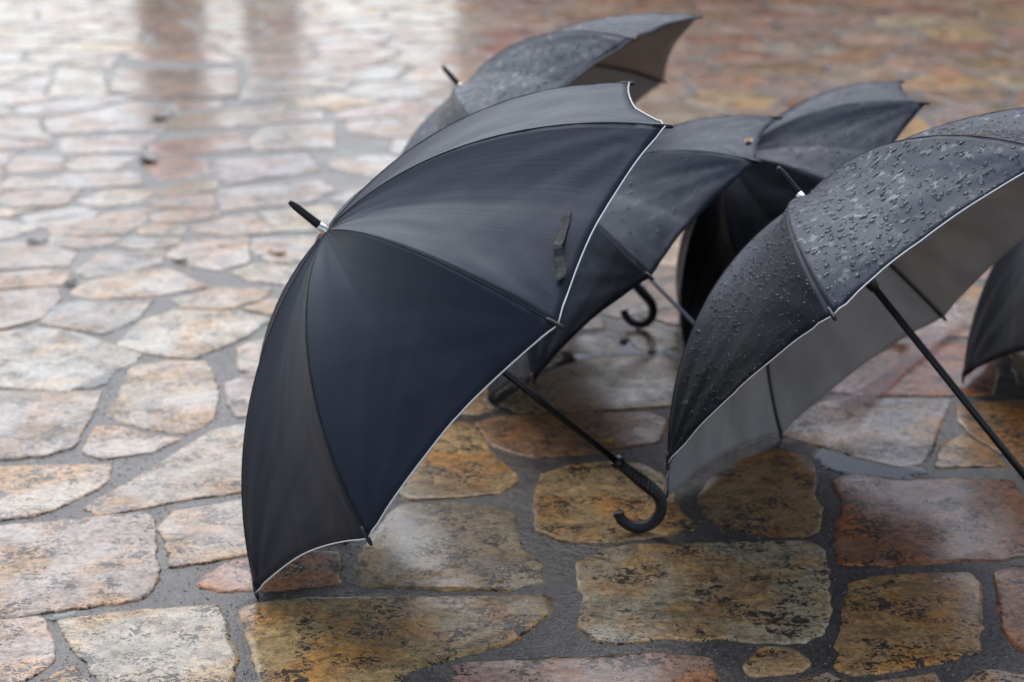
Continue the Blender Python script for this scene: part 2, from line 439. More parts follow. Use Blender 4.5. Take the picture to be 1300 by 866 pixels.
# outlines of the stones one can tell apart, traced as pixels and laid on the ground plane
PALE, CREAM, PINKW = (.49, .42, .365), (.50, .41, .315), (.45, .365, .32)
OCH, OCHD, GREYT, BROWN = (.56, .38, .19), (.48, .295, .13), (.53, .41, .28), (.40, .235, .115)
RED, REDB, PINK = (.42, .205, .13), (.37, .17, .10), (.48, .295, .22)
ORNG = (.44, .30, .215)
S = [
 (PINKW, [(-60,672),(0,667),(108,657),(180,650),(192,654),(195,684),(194,702),(201,720),(192,747),(177,759),(90,771),(0,783),(-60,790)]),
 (CREAM, [(222,648),(262,642),(306,634),(350,625),(358,690),(315,701),(262,711),(217,719),(220,702),(208,678),(201,670)]),
 (PINK, [(250,742),(261,732),(288,714),(318,709),(380,700),(432,700),(430,738),(349,747),(321,746),(285,749)]),
 (CREAM, [(72,786),(168,774),(276,767),(283,786),(288,810),(300,840),(290,866),(300,900),(160,890),(135,866),(99,828)]),
 (PALE, [(-40,790),(0,786),(51,781),(65,813),(67,840),(30,861),(0,872),(-40,880)]),
 (PALE, [(51,866),(90,843),(111,866),(124,890),(40,890)]),
 (OCH, [(305,771),(328,766),(379,760),(505,757),(580,757),(697,756),(698,768),(682,789),(649,813),(580,831),(511,850),(508,861),(480,900),(340,900),(331,866),(322,822),(310,786)]),
 (PINK, [(577,843),(650,839),(730,835),(838,830),(905,837),(907,855),(913,866),(920,900),(590,900),(578,866)]),
 (GREYT, [(500,648),(514,639),(550,640),(580,639),(619,643),(652,653),(652,672),(658,696),(679,711),(688,738),(640,747),(550,745),(460,741),(457,720),(460,700)]),
 (OCH, [(560,540),(585,535),(600,540),(618,573),(651,601),(652,612),(631,624),(580,629),(520,632),(500,610),(530,565)]),
 (OCH, [(683,630),(687,611),(692,602),(725,589),(778,585),(814,587),(839,603),(859,645),(880,670),(844,675),(787,685),(757,688),(712,685),(685,672)]),
 (BROWN, [(608,535),(636,529),(712,527),(776,524),(829,524),(847,532),(832,560),(789,566),(723,575),(687,579),(656,573),(629,563)]),
 (GREYT, [(640,512),(690,480),(743,455),(790,452),(839,450),(868,470),(870,512),(800,517),(722,521),(660,521)]),
 (PINKW, [(717,446),(743,425),(771,428),(786,438),(778,446),(748,449)]),
 (GREYT, [(795,424),(825,414),(852,420),(858,440),(818,444)]),
 (OCHD, [(889,630),(905,608),(950,582),(990,572),(1025,580),(1032,600),(1030,625),(1039,645),(1036,668),(1028,677),(982,678),(925,668),(898,652)]),
 (GREYT, [(763,699),(790,691),(895,690),(985,687),(1030,687),(1042,696),(1048,717),(1046,741),(1052,774),(1042,801),(1021,813),(949,813),(910,807),(886,811),(850,807),(772,816),(754,810),(734,792),(745,768),(736,738),(733,714)]),
 (OCH, [(946,843),(970,820),(1006,822),(1027,840),(1015,852),(949,856)]),
 (OCHD, [(1082,738),(1102,733),(1168,727),(1234,726),(1243,738),(1243,786),(1241,825),(1210,835),(1150,846),(1084,855),(1060,846),(1072,828),(1063,819),(1073,795),(1075,771)]),
 (RED, [(1265,723),(1300,717),(1345,712),(1345,842),(1300,825),(1279,804),(1273,780)]),
 (CREAM, [(1228,864),(1243,850),(1264,849),(1300,857),(1345,850),(1345,900),(1225,900)]),
 (REDB, [(1060,609),(1078,601),(1135,610),(1210,607),(1285,610),(1294,628),(1345,640),(1345,695),(1300,702),(1270,709),(1216,709),(1186,712),(1138,715),(1069,714),(1066,681),(1073,639)]),
 (PINKW, [(994,550),(1000,525),(1030,514),(1060,505),(1207,506),(1186,544),(1180,568),(1168,586),(1144,592),(1090,580),(1039,563)]),
 (RED, [(1050,497),(1090,470),(1130,440),(1180,434),(1240,436),(1262,470),(1255,498),(1210,500),(1120,499)]),
 (OCHD, [(1219,514),(1249,511),(1300,508),(1345,508),(1345,588),(1300,590),(1270,571),(1234,550),(1219,529)]),
 (OCH, [(1198,565),(1222,550),(1255,574),(1276,589),(1189,592)]),
 (PALE, [(-60,425),(0,422),(45,417),(84,420),(129,434),(177,450),(162,462),(120,476),(84,495),(39,492),(0,488),(-60,490)]),
 (PINKW, [(-60,498),(0,496),(60,497),(126,495),(114,524),(96,554),(90,566),(57,576),(0,581),(-60,584)]),
 (CREAM, [(171,465),(210,459),(258,459),(267,479),(273,503),(264,533),(237,548),(192,543),(141,528),(156,500)]),
 (PALE, [(126,539),(156,543),(192,554),(228,555),(192,572),(129,581),(108,572)]),
 (CREAM, [(183,407),(225,393),(300,396),(339,404),(306,428),(240,454),(192,447),(153,437)]),
 (CREAM, [(306,440),(330,431),(360,425),(362,468),(324,470),(309,470)]),
 (PINKW, [(291,485),(321,473),(350,475),(346,525),(306,528),(294,512)]),
 (CREAM, [(276,545),(306,539),(345,538),(352,608),(306,622),(222,634),(168,645),(126,652),(108,645),(171,609),(240,566)]),
 (CREAM, [(-60,598),(0,593),(60,590),(141,590),(132,611),(120,620),(54,650),(0,658),(-60,665)]),
 (PINKW, [(75,388),(97,383),(190,381),(168,405),(132,422),(54,408)]),
 (ORNG, [(-50,372),(0,370),(71,364),(71,377),(48,403),(0,416),(-50,419)]),
 (CREAM, [(94,371),(110,358),(174,345),(213,341),(258,364),(181,375),(116,378)]),
 (ORNG, [(223,380),(275,366),(342,367),(326,380),(278,391),(236,388)]),
 (CREAM, [(313,391),(355,376),(372,384),(342,398)]),
 (CREAM, [(216,322),(245,304),(310,301),(310,332),(278,341),(239,335)]),
 (CREAM, [(299,345),(323,336),(381,338),(371,361),(323,354)]),
 (PALE, [(323,304),(397,300),(388,329),(355,332),(326,319)]),
 (ORNG, [(245,287),(317,271),(352,293),(304,298),(255,293)]),
 (PINKW, [(100,345),(129,323),(207,318),(200,332),(155,345),(110,350)]),
 (CREAM, [(-40,350),(0,348),(58,342),(84,345),(78,359),(0,365),(-40,366)]),
 (PINKW, [(-40,310),(0,309),(52,305),(90,322),(84,335),(0,340),(-40,341)]),
 (ORNG, [(58,301),(152,302),(142,308),(107,314),(71,308)]),
 (CREAM, [(152,310),(165,302),(226,302),(226,309),(181,315)]),
 (CREAM, [(181,290),(200,285),(233,288),(229,296),(181,296)]),
 (CREAM, [(65,293),(142,271),(187,264),(174,283),(158,295),(71,297)]),
 (PINKW, [(32,274),(107,262),(123,270),(81,287),(39,287)]),
 (CREAM, [(-30,282),(0,280),(42,290),(0,302),(-30,302)]),
 (ORNG, [(194,274),(220,267),(278,267),(275,272),(252,277),(200,280)]),
 (ORNG, [(191,257),(226,248),(268,248),(271,261),(205,262)]),
 (OCH, [(194,243),(245,229),(271,229),(271,239),(210,247)]),
 (CREAM, [(103,256),(139,242),(191,243),(174,254),(129,262)]),
 (ORNG, [(2,248),(32,241),(97,242),(78,259),(26,263),(3,257)]),
 (PALE, [(61,229),(87,221),(174,218),(179,233),(97,238),(65,236)]),
 (CREAM, [(3,235),(19,226),(53,229),(52,236),(12,238)]),
 (ORNG, [(84,211),(110,199),(171,199),(139,214),(97,214)]),
 (ORNG, [(13,215),(23,199),(78,200),(71,214),(20,218)]),
 (RED, [(184,206),(194,200),(255,203),(258,219),(207,227)]),
 (PINKW, [(262,204),(388,196),(400,215),(291,232),(275,219)]),
 (PINKW, [(281,241),(407,229),(420,241),(388,256),(287,266)]),
 (CREAM, [(336,268),(417,260),(430,275),(397,292),(358,292)]),
 (PINKW, [(60,150),(162,131),(207,131),(200,162),(65,169)]),
 (PINKW, [(78,175),(200,172),(174,191),(84,194)]),
 (ORNG, [(221,130),(278,128),(275,136),(228,140)]),
 (ORNG, [(213,150),(365,131),(355,155),(207,166)]),
 (RED, [(194,182),(300,168),(317,187),(226,197),(197,193)]),
 (CREAM, [(320,178),(342,159),(420,156),(420,187),(326,190)]),
 (ORNG, [(362,154),(371,140),(404,140),(407,152)]),
 (PINKW, [(307,128),(397,119),(394,113),(310,111)]),
 (CREAM, [(65,123),(81,84),(126,88),(132,121)]),
 (ORNG, [(145,117),(155,78),(297,81),(297,122),(212,126)]),
]
traced = []
for col, px in S:
    P = np.array([ground_at(x, y)[:2] for x, y in px])
    # the traced line runs just inside the stone's edge: move it out by half a centimetre
    if np.sum(P[:, 0]*np.roll(P[:, 1], -1)-P[:, 1]*np.roll(P[:, 0], -1)) < 0: P = P[::-1]
    t_ = np.roll(P, -1, 0)-np.roll(P, 1, 0)
    t_ /= np.linalg.norm(t_, axis=1)[:, None]
    traced.append((col, P+np.clip(.0065+.006*(P.mean(0)[1]-2.3), .0065, .02)*np.c_[t_[:, 1], -t_[:, 0]]))

def inside(poly, pts):
    x, y = pts[:, 0], pts[:, 1]
    r = np.zeros(len(pts), bool)
    n = len(poly)
    j = n-1
    for i in range(n):
        xi, yi = poly[i]; xj, yj = poly[j]
        c = ((yi > y) != (yj > y)) & (x < (xj-xi)*(y-yi)/(yj-yi+1e-12)+xi)
        r ^= c
        j = i
    return r

def seg_dist(poly, pts):
    d = np.full(len(pts), 1e9)
    for i in range(len(poly)):
        a, b = poly[i-1], poly[i]
        ab = b-a
        t = np.clip(((pts-a) @ ab)/(ab @ ab + 1e-12), 0, 1)
        d = np.minimum(d, np.linalg.norm(pts-(a+t[:, None]*ab), axis=1))
    return d

# fill the rest of the square with irregular stones that keep clear of the traced ones
X0, X1, Y0, Y1 = -6.2, 6.2, 1.0, 14.0
GAP = .017
gs = .02
gx = np.arange(X0, X1, gs); gy = np.arange(Y0, Y1, gs)
GX, GY = np.meshgrid(gx, gy)
gp = np.c_[GX.ravel(), GY.ravel()]
blocked = np.zeros(len(gp), bool)
for col, P in traced:
    lo, hi = P.min(0)-.06, P.max(0)+.06
    sel = np.where((gp[:, 0] > lo[0]) & (gp[:, 0] < hi[0]) & (gp[:, 1] > lo[1]) & (gp[:, 1] < hi[1]))[0]
    q = gp[sel]
    blocked[sel[inside(P, q) | (seg_dist(P, q) < GAP*1.15)]] = True
BL = blocked.reshape(GX.shape)
seeds = []
for t in range(9000):
    p = np.array([rng.uniform(X0, X1), rng.uniform(Y0, Y1)])
    j, i = int((p[0]-X0)/gs), int((p[1]-Y0)/gs)
    if BL[min(i, BL.shape[0]-1), min(j, BL.shape[1]-1)]: continue
    mind = rng.choice([.28, .38, .46])
    if seeds and np.min(np.linalg.norm((np.array(seeds)-p)*[1, 1.15], axis=1)) < mind: continue
    seeds.append(p)
seeds = np.array(seeds)

auto = []
NA = 44
ang = np.arange(NA)*2*math.pi/NA
for si, s in enumerate(seeds):
    d2 = ((seeds-s)**2).sum(1)
    nb = seeds[(d2 > 0) & (d2 < 1.2)]
    r = np.full(NA, .55)
    for a in range(NA):
        dv = np.array([math.cos(ang[a]), math.sin(ang[a])])
        for q in nb:
            w_ = q-s
            L = np.linalg.norm(w_)
            c = dv @ (w_/L)
            if c > 1e-3:
                r[a] = min(r[a], (L/2-(GAP*.55 if s[1] < 4.5 else .015))/c)
        rr = np.arange(.02, r[a], .012)
        if len(rr):
            jj = np.clip(((s[0]+rr*dv[0]-X0)/gs).astype(int), 0, BL.shape[1]-1)
            ii = np.clip(((s[1]+rr*dv[1]-Y0)/gs).astype(int), 0, BL.shape[0]-1)
            hit = np.where(BL[ii, jj])[0]
            if len(hit): r[a] = max(.01, rr[hit[0]]-.012)
    P = s + r[:, None]*np.c_[np.cos(ang), np.sin(ang)]
    A = .5*abs(np.sum(P[:, 0]*np.roll(P[:, 1], -1)-P[:, 1]*np.roll(P[:, 0], -1)))
    per = np.linalg.norm(P-np.roll(P, 1, 0), axis=1).sum()
    if A < .006 or 4*math.pi*A/per**2 < .42: continue
    pal = [(PALE, 1), (CREAM, 3), (PINKW, 3), (ORNG, 3), (OCH, 2), (PINK, 2), (RED, 1)]
    if s[0] > .35: pal = [(OCH, 3), (PINK, 3), (BROWN, 2), (ORNG, 2), (RED, 2), (GREYT, 2), (PINKW, 1)]
    names = [c for c, k in pal for _ in range(k)]
    auto.append((names[rng.integers(len(names))], P))

def stone_mesh(P, near):
    """irregular slab: ragged outline, chamfered shoulder, slightly domed and tilted top at z = 0"""
    c = P.mean(0)
    out = []
    n = len(P)
    step = .010 if near else .05
    for i in range(n):
        a, b = P[i], P[(i+1) % n]
        k = max(1, int(np.linalg.norm(b-a)/step))
        for t in range(k):
            out.append(a+(b-a)*t/k)
    out = np.array(out)
    for _ in range(1 if n < 40 else 0):
        out = .25*np.roll(out, 1, 0)+.5*out+.25*np.roll(out, -1, 0)
    m = len(out)
    jit = min(.0030, .03*float(np.linalg.norm(out-c, axis=1).mean()))
    e = rng.normal(0, 1, m)
    e = .6*e+.4*np.roll(e, 1)
    rad = out-c
    L = np.linalg.norm(rad, axis=1)[:, None]
    out = out+rad/np.maximum(L, .02)*(e[:, None]*jit)
    tilt = rng.normal(0, .0035 if near else .0012, 2)
    rings = [(1.0, -.02), (1.0, -.0055)]
    V = []
    size = float(np.mean(L))
    wear = np.clip(1+.45*(e[:, None]+.5*np.roll(e, 3)[:, None]), .3, 2.4)
    def ring(inset, z, zj):
        k = np.clip(1-inset*wear/np.maximum(L, .02), .2, 1)
        p = c+(out-c)*k
        for q in p:
            V.append((q[0]-c[0], q[1]-c[1], z+rng.normal(0, zj)+(q-c) @ tilt))
    ring(-.004, -.022, 0)
    ring(0, -.0042, 0)
    ring(.0018, -.0016, .0004)
    ring(.0075, -.0001, 0)
    ring(.0115, 0, 0)
    nr = 5
    if near:
        ring(size*.5, 0, 0); nr = 6
    V.append((0, 0, 0))
    F = []
    for r in range(nr-1):
        for i in range(m):
            j = (i+1) % m
            F.append((r*m+i, r*m+j, (r+1)*m+j, (r+1)*m+i))
    for i in range(m):
        F.append(((nr-1)*m+i, (nr-1)*m+(i+1) % m, nr*m))
    return c, V, F, 2*m

def ccw(P):
    A = np.sum(P[:, 0]*np.roll(P[:, 1], -1)-P[:, 1]*np.roll(P[:, 0], -1))
    return P if A > 0 else P[::-1]

allst = []
for col, P in traced: allst.append((col, P, True))
for col, P in auto: allst.append((col, P, False))
def shown(P):
    c = P.mean(0)
    uv = proj([[c[0], c[1], 0]])[0]
    return -60 < uv[0] < 1360 and -25 < uv[1] < 900
rank = []
for k, (col, P, tr) in enumerate(allst):
    q = proj(np.c_[P, np.zeros(len(P))])
    A = .5*abs(np.sum(q[:, 0]*np.roll(q[:, 1], -1)-q[:, 1]*np.roll(q[:, 0], -1)))
    rank.append((-A if shown(P) else 0, k))
rank.sort()
single = set(k for a, k in rank[:300] if a < 0)
rv, rf, rc = [], [], []
for k, (col, P, tr) in enumerate(allst):
    P = ccw(P)
    near = tr or P.mean(0)[1] < 4
    c, V, F, side = stone_mesh(P, near)
    j = 1+rng.normal(0, .10)
    hue = rng.normal(0, .03, 3)
    cl = tuple(float(np.clip(col[i]*j*(1+hue[i]), .02, .6)) for i in range(3))
    if k in single:
        o = mesh_obj('paving_stone', V, F, M['stone'], ground, (c[0], c[1], 0))
        o.data.polygons.foreach_set('use_smooth', [i >= side for i in range(len(F))])
        o.color = (*cl, 1)
    else:
        b0 = len(rv)
        rv += [(v[0]+c[0], v[1]+c[1], v[2]) for v in V]
        rf += [tuple(i+b0 for i in f) for f in F]
rest = mesh_obj('paving_stones', rv, rf, M['stone'], ground)
rest.color = (.36, .27, .19, 1)
rest['kind'] = 'stuff'

# ------------------------------------------------------------------ puddles
def puddle(name, px, label, z=.0012):
    P = np.array([ground_at(x, y, z)[:2] for x, y in px])
    out = []
    for i in range(len(P)):
        a, b = P[i], P[(i+1) % len(P)]
        for t in range(5): out.append(a+(b-a)*t/5)
    out = np.array(out)
    for _ in range(3): out = .25*np.roll(out, 1, 0)+.5*out+.25*np.roll(out, -1, 0)
    out = ccw(out)
    out = out+rng.normal(0, .0012, out.shape)
    c = out.mean(0)
    n = len(out)
    V = [(p[0], p[1], z) for p in out]+[(*(c+(p-c)*.6), z) for p in out]+[(c[0], c[1], z)]
    F = [(i, (i+1) % n, n+(i+1) % n, n+i) for i in range(n)]+[(n+i, n+(i+1) % n, 2*n) for i in range(n)]
    uvs = [(0, 0)]*n+[(1, 0)]*(n+1)                # depth: nothing at the rim
    o = mesh_obj(name, V, F, M['puddle'], uvs=uvs)
    return tag(o, label, kind='structure')
puddle('puddle', [(1020,572),(1050,566),(1085,577),(1120,588),(1165,592),(1190,600),(1150,612),(1100,606),(1060,600),(1035,590)], 'puddle in the joint between the pale stone and the big reddish stone', -.0009)
puddle('puddle', [(690,470),(720,440),(760,418),(800,430),(850,440),(858,452),(800,450),(740,455)], 'puddle in the joints below the hook handle of the rear umbrella', -.0009)
puddle('puddle', [(95,486),(120,474),(150,466),(140,486),(118,494),(98,495)], 'small puddle in the joint left of the large umbrella, among pale stones', -.0009)
puddle('puddle', [(50,785),(75,780),(100,774),(96,783),(72,788)], 'tiny puddle in the joint among the nearest pale stones', -.0009)

# grit washed into the joints
V, F = [], []
cnt = 0
tp = [(P, P.min(0), P.max(0)) for col, P, tr in allst if P.mean(0)[1] < 3.9]
gq = np.c_[rng.uniform(-1.6, 1.6, 60000), rng.uniform(1.7, 3.6, 60000)]
ok = np.ones(len(gq), bool)
for P, lo, hi in tp:
    sel = np.where((gq[:, 0] > lo[0]) & (gq[:, 0] < hi[0]) & (gq[:, 1] > lo[1]) & (gq[:, 1] < hi[1]) & ok)[0]
    if len(sel): ok[sel[inside(P, gq[sel])]] = False
for q in gq[ok][:16000]:
    r = .0006+.0022*rng.random()**3
    b0 = len(V)
    a0 = rng.uniform(0, 6.28)
    for j in range(4):
        rr = r*rng.uniform(.7, 1.2)
        V.append((q[0]+rr*math.cos(a0+j*1.571), q[1]+rr*math.sin(a0+j*1.571), -.0032))
    V.append((q[0]+rng.normal(0, r*.3), q[1]+rng.normal(0, r*.3), -.003+r*rng.uniform(.5, 1.0)))
    for j in range(4): F.append((b0+j, b0+(j+1) % 4, b0+4))
grit = mesh_obj('grit', V, F, M['grit'], ground, smooth=False)
grit['kind'] = 'stuff'

# ------------------------------------------------------------------ umbrellas
R1, D1, LG, LF = .52, .2596, .6125, .073

def frame(az, el, roll):
    a = np.array([math.cos(el)*math.cos(az), math.cos(el)*math.sin(az), math.sin(el)])
    u = np.cross(a, [0, 0, 1]); u /= np.linalg.norm(u)
    v = np.cross(u, a)
    return a, math.cos(roll)*u+math.sin(roll)*v, -math.sin(roll)*u+math.cos(roll)*v

def tube_r(p): return .0011 if p == 'piping' else .0012

class Umbrella:
    def __init__(s, q, scale, seed):
        s.q = q; s.s = scale
        s.O = np.array(q[:3]); s.a, s.u, s.v = frame(*q[3:6])
        s.R = R1*scale; s.D = D1*scale
        s.fm = 2*math.atan(s.D/s.R)
        s.rs = np.random.default_rng(seed)
        s.ph = s.rs.uniform(0, 6.28, (8, 8))
        s.cr = s.rs.uniform(.42, .58, 8)
    def rib(s, k, t, inset=0.0):
        t = np.asarray(t, float)[..., None]
        ph = t*s.fm
        th = -k*math.pi/4
        d = math.cos(th)*s.u+math.sin(th)*s.v
        z = s.D*(1-np.cos(ph))/(1-math.cos(s.fm))
        r = s.R*np.sin(ph)/math.sin(s.fm)
        p = s.O+s.a*z+r*d
        if inset:
            n = np.sin(ph)*d-np.cos(ph)*s.a            # outward normal
            p = p-inset*n
        return p
    def tip(s, k): return s.rib(k, 1.0)
    def panel(s, k, S_, V_):
        """outer surface of panel k at (S across, V along), with sag and tension folds"""
        S_ = np.asarray(S_, float); V_ = np.asarray(V_, float)
        sn = np.sin(math.pi*S_)
        ve = V_*(.988-.036*sn**.9)
        a = s.rib(k, ve); b = s.rib(k+1, ve)
        p = a+(b-a)*S_[..., None]
        L = s.R*1.16
        th = -(k+.5)*math.pi/4
        d = math.cos(th)*s.u+math.sin(th)*s.v
        ph = ve*s.fm
        n = np.sin(ph)[..., None]*d-np.cos(ph)[..., None]*s.a
        w_ = 2*s.R*math.sin(math.pi/8)*ve
        dz = -.017*s.s*sn*np.sin(math.pi*np.clip(ve, 0, 1))        # slack
        f = s.ph[k % 8]
        for e, sg in ((S_, 0), (1-S_, 1)):
            x = e*w_; y = (1-ve)*L
            rho = np.hypot(x, y); an = np.arctan2(x, y)
            dz = dz+.0026*np.sin(13*an+f[sg])*np.exp(-rho/.11)*np.clip(rho/.03, 0, 1)*np.clip(an/.12, 0, 1)
            dz = dz+.0011*np.sin(31*an+f[sg+2])*np.exp(-rho/.16)*np.clip(rho/.05, 0, 1)*np.clip(an/.10, 0, 1)
        dz = dz+.0010*np.sin(S_*2*math.pi*4+f[4])*np.exp(-ve/.16)*np.clip(ve/.03, 0, 1)*sn
        dz = dz+.0016*np.sin(S_*6.5+ve*5+f[5])*sn*ve+.0010*np.sin(S_*17+ve*3+f[6])*sn*ve
        dz = dz-.0012*np.exp(-((S_-s.cr[k % 8]-.03*np.sin(ve*3))/.016)**2)*np.clip(ve*3, 0, 1)
        return p+n*dz[..., None]
    def normal(s, k, S_, V_):
        e = 1e-3
        p = s.panel(k, np.array([S_]), np.array([V_]))[0]
        a = s.panel(k, np.array([S_+e]), np.array([V_]))[0]-p
        b = s.panel(k, np.array([S_]), np.array([V_-e]))[0]-p
        n = np.cross(a, b); n /= np.linalg.norm(n)
        th = -(k+.5)*math.pi/4
        d = math.cos(th)*s.u+math.sin(th)*s.v
        if n @ (d*.5-s.a) < 0: n = -n
        return p, n, a/np.linalg.norm(a)
    def at_pixel(s, k, px, py):
        g = np.linspace(.02, .98, 150)
        A, B = np.meshgrid(g, g)
        P = s.panel(k, A, B).reshape(-1, 3)
        i = np.argmin(((proj(P)-[px, py])**2).sum(1))
        return A.ravel()[i], B.ravel()[i]

def drops(U, spec, base):
    """rain drops: low domes lying on the canopy"""
    V, F = [], []
    for k, n, r0, r1, el, lo, hi in spec:
        for i in range(n):
            S_, V_ = U.rs.uniform(.03, .97), math.sqrt(U.rs.uniform(lo, hi))
            p, nn, t = U.normal(k, S_, min(V_, .985))
            r = r0+(r1-r0)*U.rs.random()**2.2
            down = np.array([0, 0, -1.0]); down = down-nn*(down @ nn)
            if np.linalg.norm(down) < 1e-3: down = t
            down /= np.linalg.norm(down)
            sd_ = np.cross(nn, down)
            st = 1+el*U.rs.random()**2*1.6
            hh = r*U.rs.uniform(.45, .8)/(st**.4)
            b0 = len(V)
            m = 9
            for ring, (rr, zz) in enumerate(((1.0, -.0003/r), (.82, .55), (.45, .92))):
                for j in range(m):
                    an = 2*math.pi*j/m
                    wob = 1+.14*math.sin(2*an+i)+.08*math.sin(3*an+2*i)
                    V.append(p+nn*hh*zz*(1 if ring else 1)+rr*wob*r*(math.cos(an)*sd_+math.sin(an)*st*down)-base)
            V.append(p+nn*hh-base)
            for q in range(2):
                for j in range(m):
                    jn = (j+1) % m
                    F.append((b0+(q+1)*m+j, b0+(q+1)*m+jn, b0+q*m+jn, b0+q*m+j))
            for j in range(m):
                F.append((b0+3*m, b0+2*m+(j+1) % m, b0+2*m+j))
    return V, F

def make_umbrella(q, scale, seed, label, fab='fabric', lining='lining', piping='piping', shaft='shaft', shaft_r=.0062, rain=None, hook=None, dry=()):
    U = Umbrella(q, scale, seed)
    T = np.array([U.tip(k) for k in range(8)])
    lows = np.argsort(T[:, 2])[:2]
    base = T[lows].mean(0); base[2] = 0.0
    root = bpy.data.objects.new('umbrella', None)
    root.location = base
    root.empty_display_size = .1
    link(root)
    tag(root, label, 'umbrella', 'open umbrellas resting on the wet paving')
    def part(name, VF, mat, parent=root, **kw):
        V, F = VF
        return mesh_obj(name, np.asarray(V)-base, F, mat, parent, **kw)
    NS, NV = 34, 40
    gs_ = np.linspace(0, 1, NS+1); gv = np.linspace(.012, 1, NV+1)
    A, B = np.meshgrid(gs_, gv)
    for k in range(8):
        P = U.panel(k, A, B).reshape(-1, 3)
        F = [(i*(NS+1)+j, i*(NS+1)+j+1, (i+1)*(NS+1)+j+1, (i+1)*(NS+1)+j) for i in range(NV) for j in range(NS)]
        # make the faces look outwards
        i0 = (NV//2)*(NS+1)+NS//2
        nrm = np.cross(P[i0+1]-P[i0], P[i0+NS+1]-P[i0])
        th = -(k+.5)*math.pi/4
        if nrm @ ((math.cos(th)*U.u+math.sin(th)*U.v)*.6-U.a*.6) < 0:
            F = [f[::-1] for f in F]
        o = part('canopy_panel', (P, F), [M['fabric' if fab == 'fabric_wet' and k in dry else fab], M[lining]], uvs=np.c_[A.ravel()+k*3.7, B.ravel()])
        md = o.modifiers.new('cloth', 'SOLIDIFY')
        md.thickness = .0009; md.offset = -1; md.material_offset = 1; md.material_offset_rim = 0
        if piping:
            e = np.linspace(.006, .994, 36)
            L = U.panel(k, e, np.ones(36))
            th = -(k+.5)*math.pi/4
            L = L+(.9*(math.cos(th)*U.u+math.sin(th)*U.v)-.5*U.a)*.0013
            part('piping', tube(L, tube_r(piping), 6), M[piping], o)
        # stitched seam along the rib
        t = np.linspace(.03, .985, 26)
        part('seam', tube(U.rib(k, t), .0008, 5), M['seam'], o)
    for k in range(8):
        t = np.linspace(.03, .985, 22)
        rb = part('rib', tube(U.rib(k, t, .0035), .0021, 6), M['black'])
        e = U.rib(k, np.array([.955, .968, .985, .995, 1.0, 1.006]))
        part('rib_tip', tube(e, [.0018, .0030, .0034, .0034, .0030, .0012], 8), M['black'], rb)
    run = U.O+U.a*(.165*scale)
    for k in range(8):
        m_ = U.rib(k, np.array([.40]), .006)[0]
        th = -k*math.pi/4
        d = math.cos(th)*U.u+math.sin(th)*U.v
        p0 = run+d*.010
        L = np.array([p0+(m_-p0)*x for x in (0, .5, 1)])
        part('stretcher', tube(L, .0019, 5), M['black'])
    part('runner', tube([run-U.a*.02, run-U.a*.015, run+U.a*.004, run+U.a*.03], [.0095, .012, .0125, .0085], 12), M['black'])
    # ferrule with bright collar
    fe = part('ferrule', tube([U.O-U.a*x*scale for x in (.014, .016, .060, .070, .0735)], [.0066, .0069, .0060, .0045, .0033], 14), M['black'])
    part('collar', tube([U.O-U.a*x*scale for x in (-.006, .001, .004, .0165)], [.0080, .0078, .0072, .0066], 14), M['chrome'], fe)
    # shaft and hooked handle; the hook bends down and its lowest point touches the ground
    h = np.array([0, 0, -1.0]); h = h-U.a*(h @ U.a); h /= np.linalg.norm(h)
    if hook:                                             # hook rolled a little about the shaft
        sd_ = np.cross(U.a, h); h = h*math.cos(hook)+sd_*math.sin(hook)
    rh, tr = .037*max(scale, .9), .0102
    an = np.linspace(0, math.radians(212), 40)
    arc = rh*(1-np.cos(an))[:, None]*h+rh*np.sin(an)[:, None]*U.a
    s0 = (U.O[2]+arc[:, 2].min()-tr-.0005)/(-U.a[2])
    lg = s0-.082
    part('shaft', tube([U.O+U.a*x for x in (0.0, .2, .4, lg+.01)], shaft_r, 12), M[shaft])
    g = np.linspace(lg, s0, 14)
    pts = np.concatenate([U.O+g[:, None]*U.a, U.O+U.a*s0+arc[1:]])
    tt = np.linspace(0, 1, len(pts))
    rad = np.interp(tt, [0, .06, .17, .35, .95, 1], [.0082, .0098, .0120, .0105, .0094, .0082])
    V, F = tube(pts, rad, 16)
    uvs = [(j/16, i/len(pts)) for i in range(len(pts)) for j in range(16)]
    hd = part('handle', (V, F), M['knurl'], uvs=uvs)
    part('collar', tube([U.O+U.a*(lg+x) for x in (-.008, -.007, .001, .008)], [.0075, .0118, .0125, .0102], 14), M['black'], hd)
    part('end_cap', tube([pts[-2], pts[-1], pts[-1]+(pts[-1]-pts[-2])*.8], [.0096, .0102, .0082], 14), M['black'], hd)
    if rain:
        V, F = drops(U, rain, base)
        o = mesh_obj('water_drops', V, F, M['water'], root)
        o['kind'] = 'stuff'
    return U, root, base

QA = (-0.2925, 2.5696, 0.5334, 0.0635, -0.7106, 1.9713)
QB = (-0.1164, 3.9508, 0.5278, -0.4573, -0.7535, 1.1711)
QC = (0.4975, 2.7987, 0.5293, -0.6766, -0.7433, 0.3817)
QD = (0.1034, 3.3446, 0.4228, -0.186, -0.7733, 1.8451)
QE = (0.4840, 3.6778, 0.4148, -0.0674, -0.705, 1.9836)
QF = (1.229, 3.441, 0.5107, -0.4665, -0.887, 1.9695)
UA, rootA, baseA = make_umbrella(QA, 1.0, 1, 'large black umbrella with white edge piping and a velcro strap, its ferrule over bare paving')
UB, rootB, baseB = make_umbrella(QB, 1.0, 2, 'black umbrella spotted with rain standing behind the one with the strap, beige grey underside showing', 'fabric_wet', 'lining', 'piping_grey',
                                 rain=[(7, 800, .0011, .0034, .4, .03, 1), (0, 800, .0011, .0034, .4, .03, 1), (6, 500, .0011, .0032, .4, .05, 1)])
